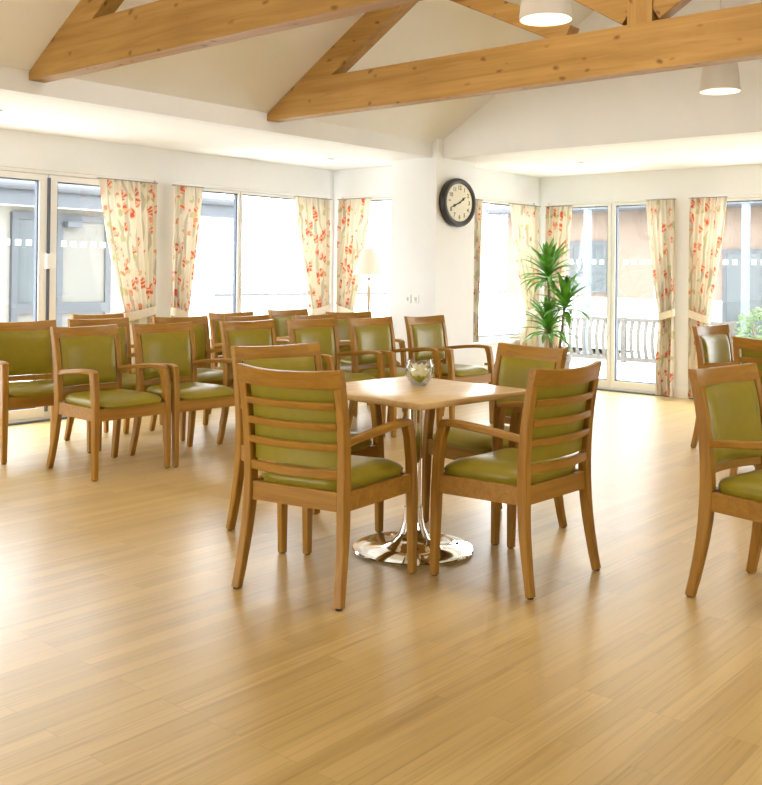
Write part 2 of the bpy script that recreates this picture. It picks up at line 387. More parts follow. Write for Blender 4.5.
glazing('door_2', 'y', XW, 1, 4.50, 6.02, 0, ZH, [5.215], fw=.024, door=True, stickers=1.45, sash=.048)
glazing('door_3', 'y', XW, 1, 1.5, 4.27, 0, ZH, [2.9], fw=.024, door=True, stickers=1.45, sash=.055)

# ------------------------------------------------------------------ roof trusses
def truss(x, th, label):
    t = thing('roof_truss', label, 'roof truss', (x, RIDGE_Y, 2.53), group=None)
    # local coords: y from centre, z from the tie underside
    half = YS - RIDGE_Y - .004; zt = .285; e0 = EAVE - 2.53
    ye = half - (zt - e0) / SL
    tie = [(-half, 0.0), (half, 0.0), (half, e0 - .012), (ye - .0, zt), (-ye, zt), (-half, e0 - .012)]
    MB().prism(tie, 'x', 0, th).build('tie_beam', M['pine_y'], t)
    rz = RZ - 2.53; dp = .215
    for s in (1, -1):
        p = [(s * ye, zt + .003), (s * 0.085, rz - SL * .085 - .01), (s * 0.085, rz - SL * .085 - dp), (s * (ye - dp / SL), zt + .003)]
        MB().prism(p, 'x', .004, th - .004).build('rafter', M['pine_y'], t)
    MB().box(.002, th - .002, -.08, .08, zt, rz - .02).build('king_post', M['pine_z'], t)
    for s in (1, -1):
        a = Vector((th / 2, s * .08, zt + .075)); b_ = Vector((th / 2, s * 1.35, zt + .075 + .62 * 1.27))
        MB().sweep([a, b_], [(th - .03, .15)] * 2, up=(1, 0, 0), ch=.04).build('strut', M['pine_y'], t)
    return t
truss(3.345, .115, 'nearer pine roof truss, its tie beam crossing the top left corner')
t2 = truss(5.45, .125, 'pine roof truss farther in, its long tie beam running above the clock')
MB().sweep([(.21, .58, zz) for zz in (.33,)] + [(.21, 1.9, .97)], [(.12, .13)] * 2, up=(1, 0, 0), ch=.04).build('brace', M['pine_y'], t2)

# ------------------------------------------------------------------ chairs
def yleg(z):
    pts = [(0, -.2535), (.12, -.229), (.28, -.205), (.44, -.196), (.6, -.201), (.76, -.220), (.92, -.2535)]
    for (z0, y0), (z1, y1) in zip(pts, pts[1:]):
        if z <= z1:
            f = (z - z0) / (z1 - z0); return y0 + (y1 - y0) * f
    return pts[-1][1]
def xleg(z):
    return .2525 - .0225 * (z / .40) ** .8 if z < .40 else .230 + .006 * (z - .40) / .52
def bow(x): return -.045 * max(0, 1 - (x / .24) ** 2)
def curved_rail(z0, z1, hw, th, fwd=0.0, dip=0.0, n=14, taper=0.0):
    mb = MB(); rings = []
    for i in range(n + 1):
        x = -hw + 2 * hw * i / n; yo = bow(x) + fwd
        dz = -dip * max(0, 1 - (x / hw) ** 2)
        za, zb = z0 + dz * .25, z1 + dz
        c = .004
        ya, yb = yleg(z0) + yo, yleg(z1) + yo
        rings.append([(x, ya - th / 2, za + c), (x, yb - th / 2, zb - c), (x, yb - th / 2 + c, zb), (x, yb + th / 2 - c, zb), (x, yb + th / 2, zb - c), (x, ya + th / 2, za + c), (x, ya + th / 2 - c, za), (x, ya - th / 2 + c, za)])
    mb.quad_strip(rings); return mb
def make_chair():
    root = thing('armchair', '', 'chair')
    for s in (-1, 1):
        zs = [.006, .08, .16, .24, .32, .40, .48, .56, .64, .72, .80, .852]
        w = []
        for z in zs:
            dep = .030 + .022 * min(1, z / .38) if z < .44 else .052 - .016 * (z - .44) / .45
            w.append((.038, dep))
        bl = MB().sweep([(s * xleg(z), yleg(z), z) for z in zs], w, up=(1, 0, 0), ch=.12).build('back_leg', M['wood_z'], root, True)
        MB().lathe([(.012, 0), (.014, .002), (.014, .008)], (s * .2525, yleg(0) + .0, 0), 10).build('glide', M['glide'], bl)
        pth = [(s * .2775, .2535, .006), (s * .2775, .251, .18), (s * .2765, .247, .36), (s * .274, .240, .50), (s * .271, .228, .60), (s * .268, .214, .655)]
        ww = [(.031, .033), (.036, .039), (.04, .044), (.04, .044), (.04, .046), (.042, .05)]
        fl = MB().sweep(pth, ww, up=(1, 0, 0), ch=.12).build('front_leg', M['wood_z'], root, True)
        MB().lathe([(.012, 0), (.014, .002), (.014, .008)], (s * .2775, .2535, 0), 10).build('glide', M['glide'], fl)
        arm = [(s * .230, -.185, .626), (s * .243, -.11, .639), (s * .262, 0, .653), (s * .272, .10, .662), (s * .271, .17, .664), (s * .267, .215, .660), (s * .266, .238, .650)]
        aw = [(.030, .030), (.034, .030), (.041, .028), (.045, .028), (.046, .028), (.045, .027), (.042, .018)]
        MB().sweep(arm, [(a, b_) for a, b_ in aw], up=(1, 0, 0), ch=.2).build('armrest', M['wood_y'], root, True)
    # apron frame
    f = MB(); z0, z1 = .360, .436
    def bar(p, q, t):
        p, q = Vector(p), Vector(q); n = Vector((-(q - p).y, (q - p).x, 0)).normalized() * t / 2
        f.quad_strip([[p + n, p - n, q - n, q + n], [v + Vector((0, 0, z1 - z0)) for v in (p + n, p - n, q - n, q + n)]])
    bar((-.214, -.198, z0), (.214, -.198, z0), .026); bar((-.258, .246, z0), (.258, .246, z0), .024)
    for s in (-1, 1): bar((s * .231, -.18, z0), (s * .273, .232, z0), .024)
    f.build('seat_frame', M['wood_x'], root)
    # seat cushion
    mb = MB(); n = 18; top = []; 
    def outline(t, inset):
        a = 2 * PI * t; c, s_ = math.cos(a), math.sin(a); e = .32
        px = (abs(c) ** e) * (1 if c >= 0 else -1); py = (abs(s_) ** e) * (1 if s_ >= 0 else -1)
        yy = .040 + py * (.230 - inset); wx = .214 + .040 * (yy + .19) / .46
        return px * (wx - inset), yy
    seg = 56
    lay = [(.006, .428), (-.003, .448), (-.004, .464), (.004, .476), (.018, .486), (.045, .496), (.085, .503), (.14, .507), (.20, .508)]
    rings = []
    for ins, z in lay:
        ring = []
        for k in range(seg):
            x, y = outline(k / seg, ins); zz = z
            if z > .45: zz -= .014 * max(0, (y - .16) / .1) ** 2 if y > .16 else 0
            zz -= .006 * max(0, 1 - (x / .15) ** 2) if z > .48 else 0
            ring.append((x, y, zz))
        rings.append(ring)
    mb.quad_strip(rings); mb.build('seat_cushion', M['vinyl'], root, True)
    # back cushion
    mb = MB(); rings = []; nx = 16; nz_ = 12
    def bp(x, z, front):
        ex = max(0, 1 - (abs(x) / .209) ** 6); ez = max(0, 1 - (abs(z - .689) / .158) ** 6)
        puff = .026 * (ex * ez) ** .5
        return (x, yleg(z) + bow(x) * .9 + .012 + (.012 + puff if front else 0), z)
    fr = []; bk = []
    for i in range(nz_ + 1):
        z = .531 + .316 * i / nz_
        fr.append([bp(-.209 + .418 * j / nx, z, True) for j in range(nx + 1)]); bk.append([bp(-.209 + .418 * j / nx, z, False) for j in range(nx + 1)])
    bm = mb.bm
    A = [[bm.verts.new(p) for p in row] for row in fr]; B = [[bm.verts.new(p) for p in row] for row in bk]
    for i in range(nz_):
        for j in range(nx):
            bm.faces.new((A[i][j], A[i][j + 1], A[i + 1][j + 1], A[i + 1][j])); bm.faces.new((B[i][j], B[i + 1][j], B[i + 1][j + 1], B[i][j + 1]))
        for j in (0, nx): bm.faces.new((A[i][j], A[i + 1][j], B[i + 1][j], B[i][j]))
    for i in (0, nz_):
        for j in range(nx): bm.faces.new((A[i][j], A[i][j + 1], B[i][j + 1], B[i][j]))
    mb.build('back_cushion', M['vinyl'], root, True)
    curved_rail(.845, .922, .253, .034, 0, .012).build('top_rail', M['wood_x'], root, True)
    curved_rail(.488, .526, .217, .022, 0, 0).build('lower_rail', M['wood_x'], root, True)
    for zc in (.776, .694, .614): curved_rail(zc - .015, zc + .015, .217, .017, -.008, 0).build('slat', M['wood_x'], root, True)
    return root
chair0 = make_chair(); used = [False]
def chair(x, y, deg, label, group):
    if used[0]: o = copy_tree(chair0)
    else: o = chair0; used[0] = True
    o.location = (x, y, 0); o.rotation_euler = (0, 0, math.radians(deg)); o['label'] = label; o['group'] = group
    return o
def fit(sx, sy, *a):
    o = chair(*a); o.scale = (sx, sy, 1); return o
g = 'armchairs around the square table'
fit(.983, 1.095, 2.999, 2.867, -79.1, 'armchair with slatted back to the camera, front left of the square table', g)
fit(1.046, .929, 3.654, 2.323, -1.2, 'armchair with slatted back to the camera, front right of the square table', g)
fit(1.06, .976, 3.485, 3.486, 171.2, 'armchair half hidden behind the front left slatted armchair, at the table', g)
fit(.933, 1.013, 4.249, 2.843, 78.4, 'armchair with sunlit yellow green back pad on far side of square table', g)
g = 'armchairs in the front row'
nth = ['leftmost', 'second from left', 'third from left', 'fourth from left', 'fifth from left', 'rightmost']
for i, (x, y, a) in enumerate([(3.713, 5.525, 180.3), (4.325, 5.50, 178), (5.03, 5.40, 176), (5.64, 5.31, 176), (6.25, 5.215, 176), (6.865, 5.105, 177)]):
    chair(x, y, a, 'green padded beech armchair, %s in the front row of chairs' % nth[i], g)
g = 'armchairs in the middle row'
nth = ['leftmost, cut by photo edge,', 'second from left', 'third from left', 'fourth from left', 'fifth from left']
for i, (x, y, a) in enumerate([(3.655, 6.353, 175), (4.32, 6.333, 174), (5.026, 6.247, 171), (5.62, 6.07, 177.6), (6.25, 5.87, 176.3)]):
    o = chair(x, y, a, 'green padded beech armchair, %s in the middle row of chairs' % nth[i], g)
    if i == 0: o.scale = (1.12, 1, 1)
g = 'armchairs in the back row'
nth = ['leftmost, before the doors,', 'second from left, under the window,', 'third from left', 'rightmost, angled to the left,']
for i, (x, y, a) in enumerate([(4.80, 7.03, 180), (5.965, 6.665, 177.6), (6.90, 6.89, 176), (6.91, 6.12, 165)]):
    chair(x, y, a, 'green padded beech armchair, %s in the back row of chairs' % nth[i], g)
g = 'armchairs at the right edge'
chair(4.062, 1.322, 172.2, 'nearest armchair at right edge, seen from the side, smooth green pad', g)
chair(7.42, 2.732, 173.6, 'sunlit armchair by the tied curtain, far back at the right edge', g)
chair(6.50, 2.12, -88, 'slatted back armchair at right edge, behind the nearest side-on armchair', g)

# ------------------------------------------------------------------ table
t = thing('dining_table', 'square beech table on round chrome pedestal among four armchairs', 'table', (3.606, 2.874, 0), math.radians(-4))
hs = .395; mb = MB()
prof = [(.012, .730), (.004, .733), (0, .739), (.0, .749), (.004, .757), (.012, .760)]
rings = []
for ins, z in prof:
    ring = []
    for cx, cy, a0 in ((1, 1, 0), (-1, 1, 90), (-1, -1, 180), (1, -1, 270)):
        for k in range(6):
            a = math.radians(a0 + 90 * k / 5); rr = .02
            ring.append((cx * (hs - rr) + math.cos(a) * (rr - ins), cy * (hs - rr) + math.sin(a) * (rr - ins), z))
    rings.append(ring)
mb.quad_strip(rings); mb.build('tabletop', M['table_wood'], t, True)
MB().lathe([(.16, .706), (.16, .720), (.10, .7295)], seg=32).build('top_plate', M['gasket'], t)
MB().lathe([(.0385, .14), (.0385, .71)], seg=36).build('column', M['chrome'], t, True)
bs = MB().lathe([(.270, 0), (.283, .004), (.285, .012), (.280, .017), (.14, .021), (.135, .024), (.12, .030), (.095, .045), (.072, .075), (.056, .11), (.047, .15), (.043, .20), (.042, .205), (.0385, .208)], seg=64).build('base', M['chrome'], t, True)
MB().lathe([(.007, .0185), (.007, .0225), (.004, .0235)], (.19, -.11, 0), 12).build('bolt', M['ink'], bs)

# glass bowl with a flower candle
BX, BY, BZ = 3.73, 2.945, .760
t = thing('glass_bowl', 'small round glass bowl standing on the square table', 'bowl', (BX, BY, BZ))
MB().lathe([(.034, 0), (.038, .002), (.050, .014), (.064, .036), (.071, .060), (.070, .085), (.062, .108), (.058, .122), (.056, .122), (.060, .107), (.0675, .085), (.0685, .060), (.0615, .037), (.047, .017), (.030, .010)], seg=40).build('bowl_body', M['bowl_glass'], t, True)
MB().lathe([(.036, .0003), (.039, .003), (.036, .007), (.02, .008)], seg=28).build('foot_ring', M['bowl_glass'], t, True)
t = thing('flower_candle', 'pale yellow lily flower with green centre inside the glass bowl', 'flower', (BX, BY, BZ + .0125))
def petal(mb, a, lean, ln, w, z0=0.0, r0=.006):
    ca, sa = math.cos(a), math.sin(a); rows = []
    for i in range(6):
        f = i / 5; rr = r0 + ln * f * math.sin(lean) ; z = z0 + ln * f * math.cos(lean) * (1 - .18 * f * math.sin(lean))
        hw = w * math.sin(PI * (.12 + .86 * f)) ** .7
        rows.append([Vector((ca * (rr + q) - sa * s * hw, sa * (rr + q) + ca * s * hw, z)) for s, q in ((-1, -.004), (0, .002), (1, -.004))])
    mb.quad_strip(rows, close=False)
mb = MB()
for k in range(8): petal(mb, 2 * PI * k / 8, .60, .094, .023)
for k in range(7): petal(mb, 2 * PI * k / 7 + .3, .33, .102, .022)
mb.build('petals', M['petal'], t, True)
mb = MB()
for k in range(9): petal(mb, 2 * PI * k / 9 + .2, .80, .056, .014, -.001, .008)
mb.build('green_sepals', M['petal_green'], t, True)

# ------------------------------------------------------------------ side table, magazine
t = thing('side_table', 'low brown wooden side table by the pier behind the armchairs', 'table', (8.40, 5.325, 0))
MB().box(-.27, .27, -.27, .27, .385, .41, .006).build('tabletop', M['wood_x'], t)
MB().box(-.215, .215, -.215, .215, .31, .385).build('apron', M['wood_x'], t)
for sx in (-1, 1):
    for sy in (-1, 1): MB().box(sx * .2 - .022, sx * .2 + .022, sy * .2 - .022, sy * .2 + .022, 0, .384, .003).build('leg', M['wood_z'], t)
mg = thing('magazine', 'dark magazine lying on the low side table', 'magazine', (8.33, 5.40, .41), .3)
MB().box(-.10, .10, -.14, .14, 0, .004).build('pages', M['white'], mg)
MB().prism([(-.103, .004), (.103, .004), (.11, .016), (0, .009), (-.108, .013)], 'y', -.143, .143).build('cover', M['dark_mag'], mg)

# ------------------------------------------------------------------ clock
ct = thing('wall_clock', 'round black wall clock with cream dial on the white pier', 'clock', (7.965, 5.86, 2.012)); ct.scale = (1.1, 1, .975)
def disc_y(mb, prof, seg=56):  # lathe about -y
    rings = [[(r * math.cos(2 * PI * k / seg), -dd, r * math.sin(2 * PI * k / seg)) for k in range(seg)] for r, dd in prof]
    mb.quad_strip(rings); return mb
disc_y(MB(), [(.235, 0), (.247, .006), (.252, .035), (.249, .06), (.238, .075), (.224, .078), (.212, .074), (.206, .070), (.202, .066), (.197, .062), (.190, .058)]).build('case', M['black'], ct, True)
fa = disc_y(MB(), [(.196, .058), (.1959, .0602)]).build('dial', M['face'], ct)
mk = MB()
for k in range(60):
    a = 2 * PI * k / 60; w = .0016 if k % 5 else .003; r0, r1 = .179, .187
    c, s = math.sin(a), math.cos(a); 
    pts = [Vector((c * r0 - s * w, -.0606, s * r0 + c * w)), Vector((c * r0 + s * w, -.0606, s * r0 - c * w)), Vector((c * r1 + s * w, -.0606, s * r1 - c * w)), Vector((c * r1 - s * w, -.0606, s * r1 + c * w))]
    mk.bm.faces.new([mk.bm.verts.new(p) for p in pts])
mk.build('minute_marks', M['ink'], fa)
for n_ in range(1, 13):
    cu = bpy.data.curves.new('numeral', 'FONT'); cu.body = str(n_); cu.size = .058; cu.align_x = 'CENTER'; cu.align_y = 'CENTER'; cu.offset = .0016
    tmp = bpy.data.objects.new('tmp', cu); COL.objects.link(tmp)
    dg = bpy.context.evaluated_depsgraph_get(); me = bpy.data.meshes.new_from_object(tmp.evaluated_get(dg)); bpy.data.objects.remove(tmp)
    me.transform(Matrix.Rotation(PI / 2, 4, 'X')); me.materials.clear(); me.materials.append(M['ink'])
    o = bpy.data.objects.new('numeral', me); COL.objects.link(o); o.parent = fa
    a = 2 * PI * n_ / 12; o.location = (math.sin(a) * .150, -.0606, math.cos(a) * .150)
def hand(nm, ang, ln, w):
    a = math.radians(ang); c, s = math.sin(a), math.cos(a); mb = MB(); rows = []
    for f, k in ((-.16, .5), (0, .5), (.45, .55), (.62, 1.5), (.74, .6), (1, .15)):
        px, pz = c * ln * f, s * ln * f; ww = w * k
        rows.append([(px - s * ww, -.063, pz + c * ww), (px + s * ww, -.063, pz - c * ww), (px + s * ww, -.0645, pz - c * ww), (px - s * ww, -.0645, pz + c * ww)])
    mb.quad_strip(rows); mb.build(nm, M['ink'], ct)
hand('hour_hand', 55, .105, .012); hand('minute_hand', 247, .145, .011)
disc_y(MB(), [(.009, .0602), (.009, .067), (.006, .068)], 16).build('hub', M['ink'], ct)

# switches on the pier
for dy, lab in ((6.20, 'white light switch on the pier, left one of the pair'), (6.10, 'white light switch on the pier, right one of the pair')):
    s = thing('light_switch', lab, 'switch', (7.66, dy, 1.04), group='switches on the pier')
    MB().box(-.009, 0, -.036, .036, -.043, .043, .003).build('plate', M['white'], s)
    MB().box(-.013, -.008, -.012, .012, -.018, .018, .002).build('rocker', M['cord'], s)

# ------------------------------------------------------------------ pendants, downlights
def pendant(x, y, zb, label):
    t = thing('pendant_lamp', label, 'lamp', (x, y, zb), group=None)
    MB().lathe([(.139, 0), (.136, .03), (.126, .12), (.117, .185), (.105, .212), (.06, .226), (.02, .230), (.02, .226), (.058, .222), (.100, .207), (.112, .183), (.121, .12), (.131, .03), (.134, .0)], seg=44, caps=False).build('shade', M['shade'], t, True)
    top = EAVE + SL * (YS - y) if y > RIDGE_Y else EAVE + SL * (y - YE)
    MB().tube([(0, 0, .226), (0, 0, top - zb - .03)], .004, 8).build('cord', M['cord'], t)
    MB().lathe([(.05, top - zb - .05), (.05, top - zb - .005)], seg=20).build('ceiling_rose', M['shade'], t)
    MB().lathe([(.022, .222), (.022, .16), (.02, .155)], seg=16).build('lamp_holder', M['white'], t)
    MB().lathe([(.012, .155), (.030, .125), (.036, .10), (.030, .075), (.012, .065)], seg=20).build('bulb', M['bulb'], t, True)
pendant(4.40, 2.665, 2.622, 'white bell pendant lamp at top centre, in front of the king post')
pendant(6.82, 2.70, 2.612, 'white bell pendant lamp below the farther beam at upper right')
for x, y, lab in ((7.167, 6.825, 'recessed downlight in the left bay ceiling by the corner'), (8.888, 4.952, 'recessed downlight in the right bay ceiling near the clock'), (3.56, 6.71, 'recessed downlight in the left bay ceiling at photo edge')):
    t = thing('downlight', lab, 'downlight', (x, y, ZC), group=None)
    MB().lathe([(.05, 0), (.05, -.004), (.040, -.006), (.036, -.002), (.036, 0)], seg=28).build('trim_ring', M['white'], t)
    MB().lathe([(.030, -.001), (.030, -.0035), (.01, -.004)], seg=20).build('lens', M['slate'], t)

# ------------------------------------------------------------------ floor lamp
t = thing('floor_lamp', 'standard lamp with pale cone shade in the left bay corner', 'lamp', (7.74, 6.80, 0))
MB().lathe([(.13, 0), (.13, .018), (.11, .03), (.03, .045), (.014, .06)], seg=32).build('base', M['lamp_pole'], t, True)
MB().lathe([(.012, .05), (.012, .95), (.017, 1.0), (.022, 1.08), (.017, 1.14), (.011, 1.17), (.011, 1.22), (.02, 1.225), (.02, 1.245), (.008, 1.25), (.008, 1.50)], seg=16).build('pole', M['lamp_pole'], t, True)
MB().lathe([(.172, 1.275), (.066, 1.555), (.064, 1.555), (.170, 1.275)], seg=36, caps=False).build('lamp_shade', M['lampshade'], t, True)

# ------------------------------------------------------------------ plant
t = thing('potted_plant', 'tall potted dracaena with three leafy heads in right bay corner', 'plant', (9.35, 5.50, 0))
MB().lathe([(.12, 0), (.125, .01), (.165, .36), (.18, .37), (.18, .42), (.165, .42), (.16, .38)], seg=36).build('pot', M['pot'], t, True)
MB().lathe([(.158, .36), (.158, .385), (.10, .392)], seg=28).build('soil', M['soil'], t)
def rosette(c, n, ln, seed):
    rnd = random.Random(seed); mb = MB()
    for i in range(n):
        a = i * 2.399 + rnd.uniform(-.2, .2); f = i / n
        el = 1.32 - 1.45 * f + rnd.uniform(-.12, .12); l = ln * rnd.uniform(.8, 1.1) * (.8 + .35 * math.sin(PI * (.15 + .7 * f)))
        droop = .35 + 1.1 * f; rows = []; p = Vector(c) + Vector((0, 0, .06 - .14 * f)); e = el
        for k in range(9):
            g_ = k / 8; hw = .033 * math.sin(PI * (.14 + .86 * g_)) ** .8 + .0008
            side = Vector((-math.sin(a), math.cos(a), 0)); up = Vector((-math.cos(a) * math.sin(e), -math.sin(a) * math.sin(e), math.cos(e)))
            rows.append([p - side * hw + up * hw * .35, p.copy(), p + side * hw + up * hw * .35])
            p = p + Vector((math.cos(a) * math.cos(e), math.sin(a) * math.cos(e), math.sin(e))) * l / 8; e -= droop / 8 * (.4 + g_)
        mb.quad_strip(rows, close=False)
    return mb
heads = [((-.045, .075, 1.30), 46, .38, 1), ((-.03, -.13, .98), 34, .35, 2), ((-.05, .06, .72), 38, .34, 3)]
for (c, n_, ln, sd) in heads:
    MB().tube([(c[0] * .5, c[1] * .35, .37), (c[0] * .8, c[1] * .7, .37 + (c[2] - .37) * .5), (c[0], c[1], c[2] + .03)], [.018, .015, .013], 10).build('cane', M['cane'], t, True)
    rosette(c, n_, ln, sd).build('leaf_head', M['leaf'], t, True)

# ------------------------------------------------------------------ curtains
def curtain(axis, plane, inward, fixed, free, ztop, ztie, zbot, label, off=.075, tie_frac=.55, gather=.42, k=9, under=.6):
    """fixed: wall-side end, free: leading edge at the top; gathers towards fixed"""
    W = free - fixed; nc, nr = 120, 46; ph = random.random() * 6
    me_v = []; uvs = []
    for i in range(nr + 1):
        f = i / nr; z = ztop + (zbot - ztop) * f
        if z >= ztie:
            g_ = (ztop - z) / (ztop - ztie); wd = 1 - (1 - gather) * g_ ** 1.25; sh = 0
        else:
            g_ = min(1, (ztie - z) / max(.01, (ztie - zbot)) * 1.6); wd = gather + (under - gather) * (3 * g_ ** 2 - 2 * g_ ** 3)
        amp = .022 + .016 * (1 - wd)
        if ztop - z < .06: amp *= .75
        row = []
        for j in range(nc + 1):
            c = j / nc
            s = fixed + W * wd * (c + .008 * math.sin(5 * c + ph + 2 * f))
            dd = off + amp * math.sin(2 * PI * k * c + ph + .6 * math.sin(3 * f + 4 * c)) + .006 * math.sin(17 * c + 5 * f)
            p = plane + inward * dd
            row.append((s, p, z) if axis == 'x' else (p, s, z))
            uvs.append((c * abs(W) * 1.75 + ph, z))
        me_v.append(row)
    mb = MB(); bm = mb.bm; uvl = bm.loops.layers.uv.new('UVMap')
    V = [[bm.verts.new(p) for p in row] for row in me_v]; bm.verts.ensure_lookup_table()
    uvd = {V[i][j]: uvs[i * (nc + 1) + j] for i in range(nr + 1) for j in range(nc + 1)}
    for i in range(nr):
        for j in range(nc):
            fc = bm.faces.new((V[i][j], V[i][j + 1], V[i + 1][j + 1], V[i + 1][j]))
            for lp in fc.loops: lp[uvl].uv = uvd[lp.vert]
    o = mb.build('curtain', M['curtain'], None, True); tag(o, label, 'curtain', 'floral curtains')
    def P(s, dd, z): return (s, plane + inward * dd, z) if axis == 'x' else (plane + inward * dd, s, z)
    tb = MB(); rings = []
    sgn = 1 if W > 0 else -1; w2 = abs(W) * gather
    for q in range(25):
        a = PI * 2 * q / 24
        ss = fixed + sgn * (w2 / 2 + (w2 / 2 + .012) * math.cos(a)); dd = off + .052 * math.sin(a)
        zz = ztie + .06 * (ss - fixed) * sgn / max(w2, .01) * -1.0 + .05
        rings.append([P(ss, dd, zz - .04), P(ss, dd, zz + .04)])
    tb.quad_strip(rings, close=False); tb.build('tieback', M['tie'], o, True)
    ht = MB(); a, b_ = (fixed, free) if W > 0 else (free, fixed)
    if axis == 'x': ht.box(a, b_, min(plane + inward * .05, plane + inward * .10), max(plane + inward * .05, plane + inward * .10), ztop, ztop + .008)
    else: ht.box(min(plane + inward * .05, plane + inward * .10), max(plane + inward * .05, plane + inward * .10), a, b_, ztop, ztop + .008)
    ht.build('heading_rail', M['pot'], o)
    return o
zt = 2.103
curtain('x', YW, -1, 5.55, 4.93, zt, .88, .02, 'floral curtain tied back beside the glazed doors at left', k=9, gather=.54, under=.66)
curtain('x', YW, -1, 5.75, 6.10, zt, .86, .42, 'narrow floral curtain on the left end of the left window', k=6, gather=.5)
curtain('x', YW, -1, 7.90, 7.36, zt, .86, .42, 'floral curtain on the left window, left side of the bay corner', k=8, gather=.55)
curtain('y', 8.03, -1, 7.45, 6.98, zt, .86, .42, 'floral curtain on the bay side window, beside the standard lamp', k=7, gather=.5)
curtain('x', 6.13, -1, 9.89, 9.27, zt - .013, .86, .42, 'floral curtain left of the bay corner behind the dracaena', k=8, gather=.42)
curtain('x', 6.13, -1, 8.60, 8.72, zt - .013, .86, .57, 'sliver of floral curtain showing right beside the wall clock', k=3, gather=.25, under=.3)
curtain('y', XW, -1, 6.0, 5.66, zt - .013, .86, .02, 'floral curtain right of the bay corner, behind the dracaena leaves', k=7, gather=.5)
curtain('y', XW, -1, 4.42, 4.745, zt + .015, .86, .02, 'floral curtain between the sliding doors and the white wall strip', k=6, gather=.5)
curtain('y', XW, -1, 4.255, 3.86, zt + .015, .86, .02, 'floral curtain with white tieback at far right, beside the wall strip', k=7, gather=.55)

# ------------------------------------------------------------------ outside
struct(MB().box(-30, 60, -30, 60, -.30, -.14).build('ground', M['paving']))
struct(MB().box(XB - 1, XW + 4.2, YW + .1, 20, -.139, -.02).build('ground_terrace', M['paving']))
struct(MB().box(XW + .1, 24, -6, YW + .1, -.139, -.02).build('ground_patio', M['paving']))
bd = thing('courtyard_building', 'cream courtyard building with slate fascia seen through the left doors', 'building', (0, 12, 0))
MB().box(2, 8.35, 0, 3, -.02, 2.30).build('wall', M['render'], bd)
MB().box(8.35, 10.0, .02, 3, -.02, 2.30).build('white_and_blown_wall', M['white_and_blown_wall'], bd)  # same wall continued, its overexposure put into a white colour
MB().box(1.8, 10.15, -.30, -.26, 2.12, 2.32).build('fascia', M['slate'], bd)
MB().prism([(-.30, 2.32), (-.30, 2.37), (3.2, 3.7), (3.2, 3.6)], 'x', 1.8, 10.15).build('roof', M['slate'], bd)
MB().box(1.8, 10.15, -.255, 0, 2.12, 2.14).build('soffit', M['white_and_blown_wall'], bd)
MB().tube([(1.8, -.36, 2.36), (10.2, -.36, 2.36)], .05, 10).build('gutter', M['coping'], bd)
MB().tube([(8.9, -.36, 2.32), (8.9, -.28, 2.22), (8.9, -.06, 2.12), (8.9, -.05, .0)], .035, 8).build('downpipe', M['coping'], bd)
for x0, x1, tr in ((6.55, 7.10, .78), (7.20, 8.05, .78)):
    f = MB(); w = .09
    f.box(x0, x0 + w, -.06, -.001, .1, 2.04); f.box(x1 - w, x1, -.06, -.001, .1, 2.04); f.box(x0 + w, x1 - w, -.06, -.001, 1.95, 2.04); f.box(x0 + w, x1 - w, -.06, -.001, .70, .84); f.box(x0 + w, x1 - w, -.06, -.001, .1, .2)
    fo = f.build('window_frame', M['grey_frame'], bd)
    MB().box(x0 + w, x1 - w, -.03, -.01, .84, 1.95).build('pane', M['pane_beige' if x0 > 7 else 'pane_ext'], fo)
    MB().box(x0 + w, x1 - w, -.03, -.01, .2, .70).build('panel', M['pane_beige'], fo)
MB().box(7.30, 7.52, -.16, -.06, 1.87, 1.95).build('lamp_reflection', M['slate'], bd)  # grey box imitating an indoor light's reflection in the door glass
gw = thing('garden_wall', 'low white garden wall with grey coping beyond the left window', 'wall', (0, 15.5, 0))
MB().box(10.4, 26, 0, .2, -.02, .78).build('wall_body', M['white_and_blown_wall'], gw)
MB().box(10.35, 26.05, -.04, .24, .78, .83).build('coping', M['coping'], gw)
pb = thing('peach_building', 'peach rendered building beyond the right sliding doors', 'building', (16.0, 0, 0))
MB().box(0, 3, 2.0, 10.5, -.02, 2.55).build('wall', M['terracotta'], pb)
MB().prism([(-.5, 2.46), (-.5, 2.53), (3.2, 3.9), (3.2, 3.8)], 'y', 1.8, 10.7).build('roof', M['slate'], pb)
MB().box(-.48, -.0, 1.8, 10.7, 2.44, 2.47).build('soffit', M['coping'], pb)
MB().box(-.03, .0, 1.9, 10.6, -.02, .90).build('blown_wall_base', M['white_and_blown_wall'], pb)  # lower peach wall coloured white to stand for overexposure
for y0, y1, z0, z1 in ((8.35, 9.10, .98, 1.92), (4.9, 6.25, -.0, 1.75)):
    f = MB(); w = .07
    f.box(-.05, .02, y0, y0 + w, z0, z1); f.box(-.05, .02, y1 - w, y1, z0, z1); f.box(-.05, .02, y0 + w, y1 - w, z0, z0 + w); f.box(-.05, .02, y0 + w, y1 - w, z1 - w, z1); f.box(-.05, .02, (y0 + y1) / 2 - w / 2, (y0 + y1) / 2 + w / 2, z0 + w, z1 - w)
    fo = f.build('window_frame', M['grey_frame'], pb); MB().box(-.044, -.034, y0 + w, y1 - w, z0 + w, z1 - w).build('pane', M['pane_ext'], fo)
for x, y, lab in ((14.6, 8.00, 'pale blue post outside, seen through the sliding door beside the plant'), (14.6, 5.37, 'pale blue post outside the far right doors')):
    p = thing('veranda_post', lab, 'post', (x, y, 0), group=None)
    MB().box(-.05, .05, -.05, .05, -.02, 2.44, .006).build('shaft', M['pale_post'], p); MB().box(-.08, .08, -.08, .08, -.02, .04, .006).build('foot_plate', M['pale_post'], p)
    MB().box(-.08, .08, -.08, .08, 2.40, 2.46, .004).build('cap_plate', M['pale_post'], p)
fn = thing('fence', 'low pale fence of curved slats outside the sliding doors', 'fence', (13.75, 0, 0))
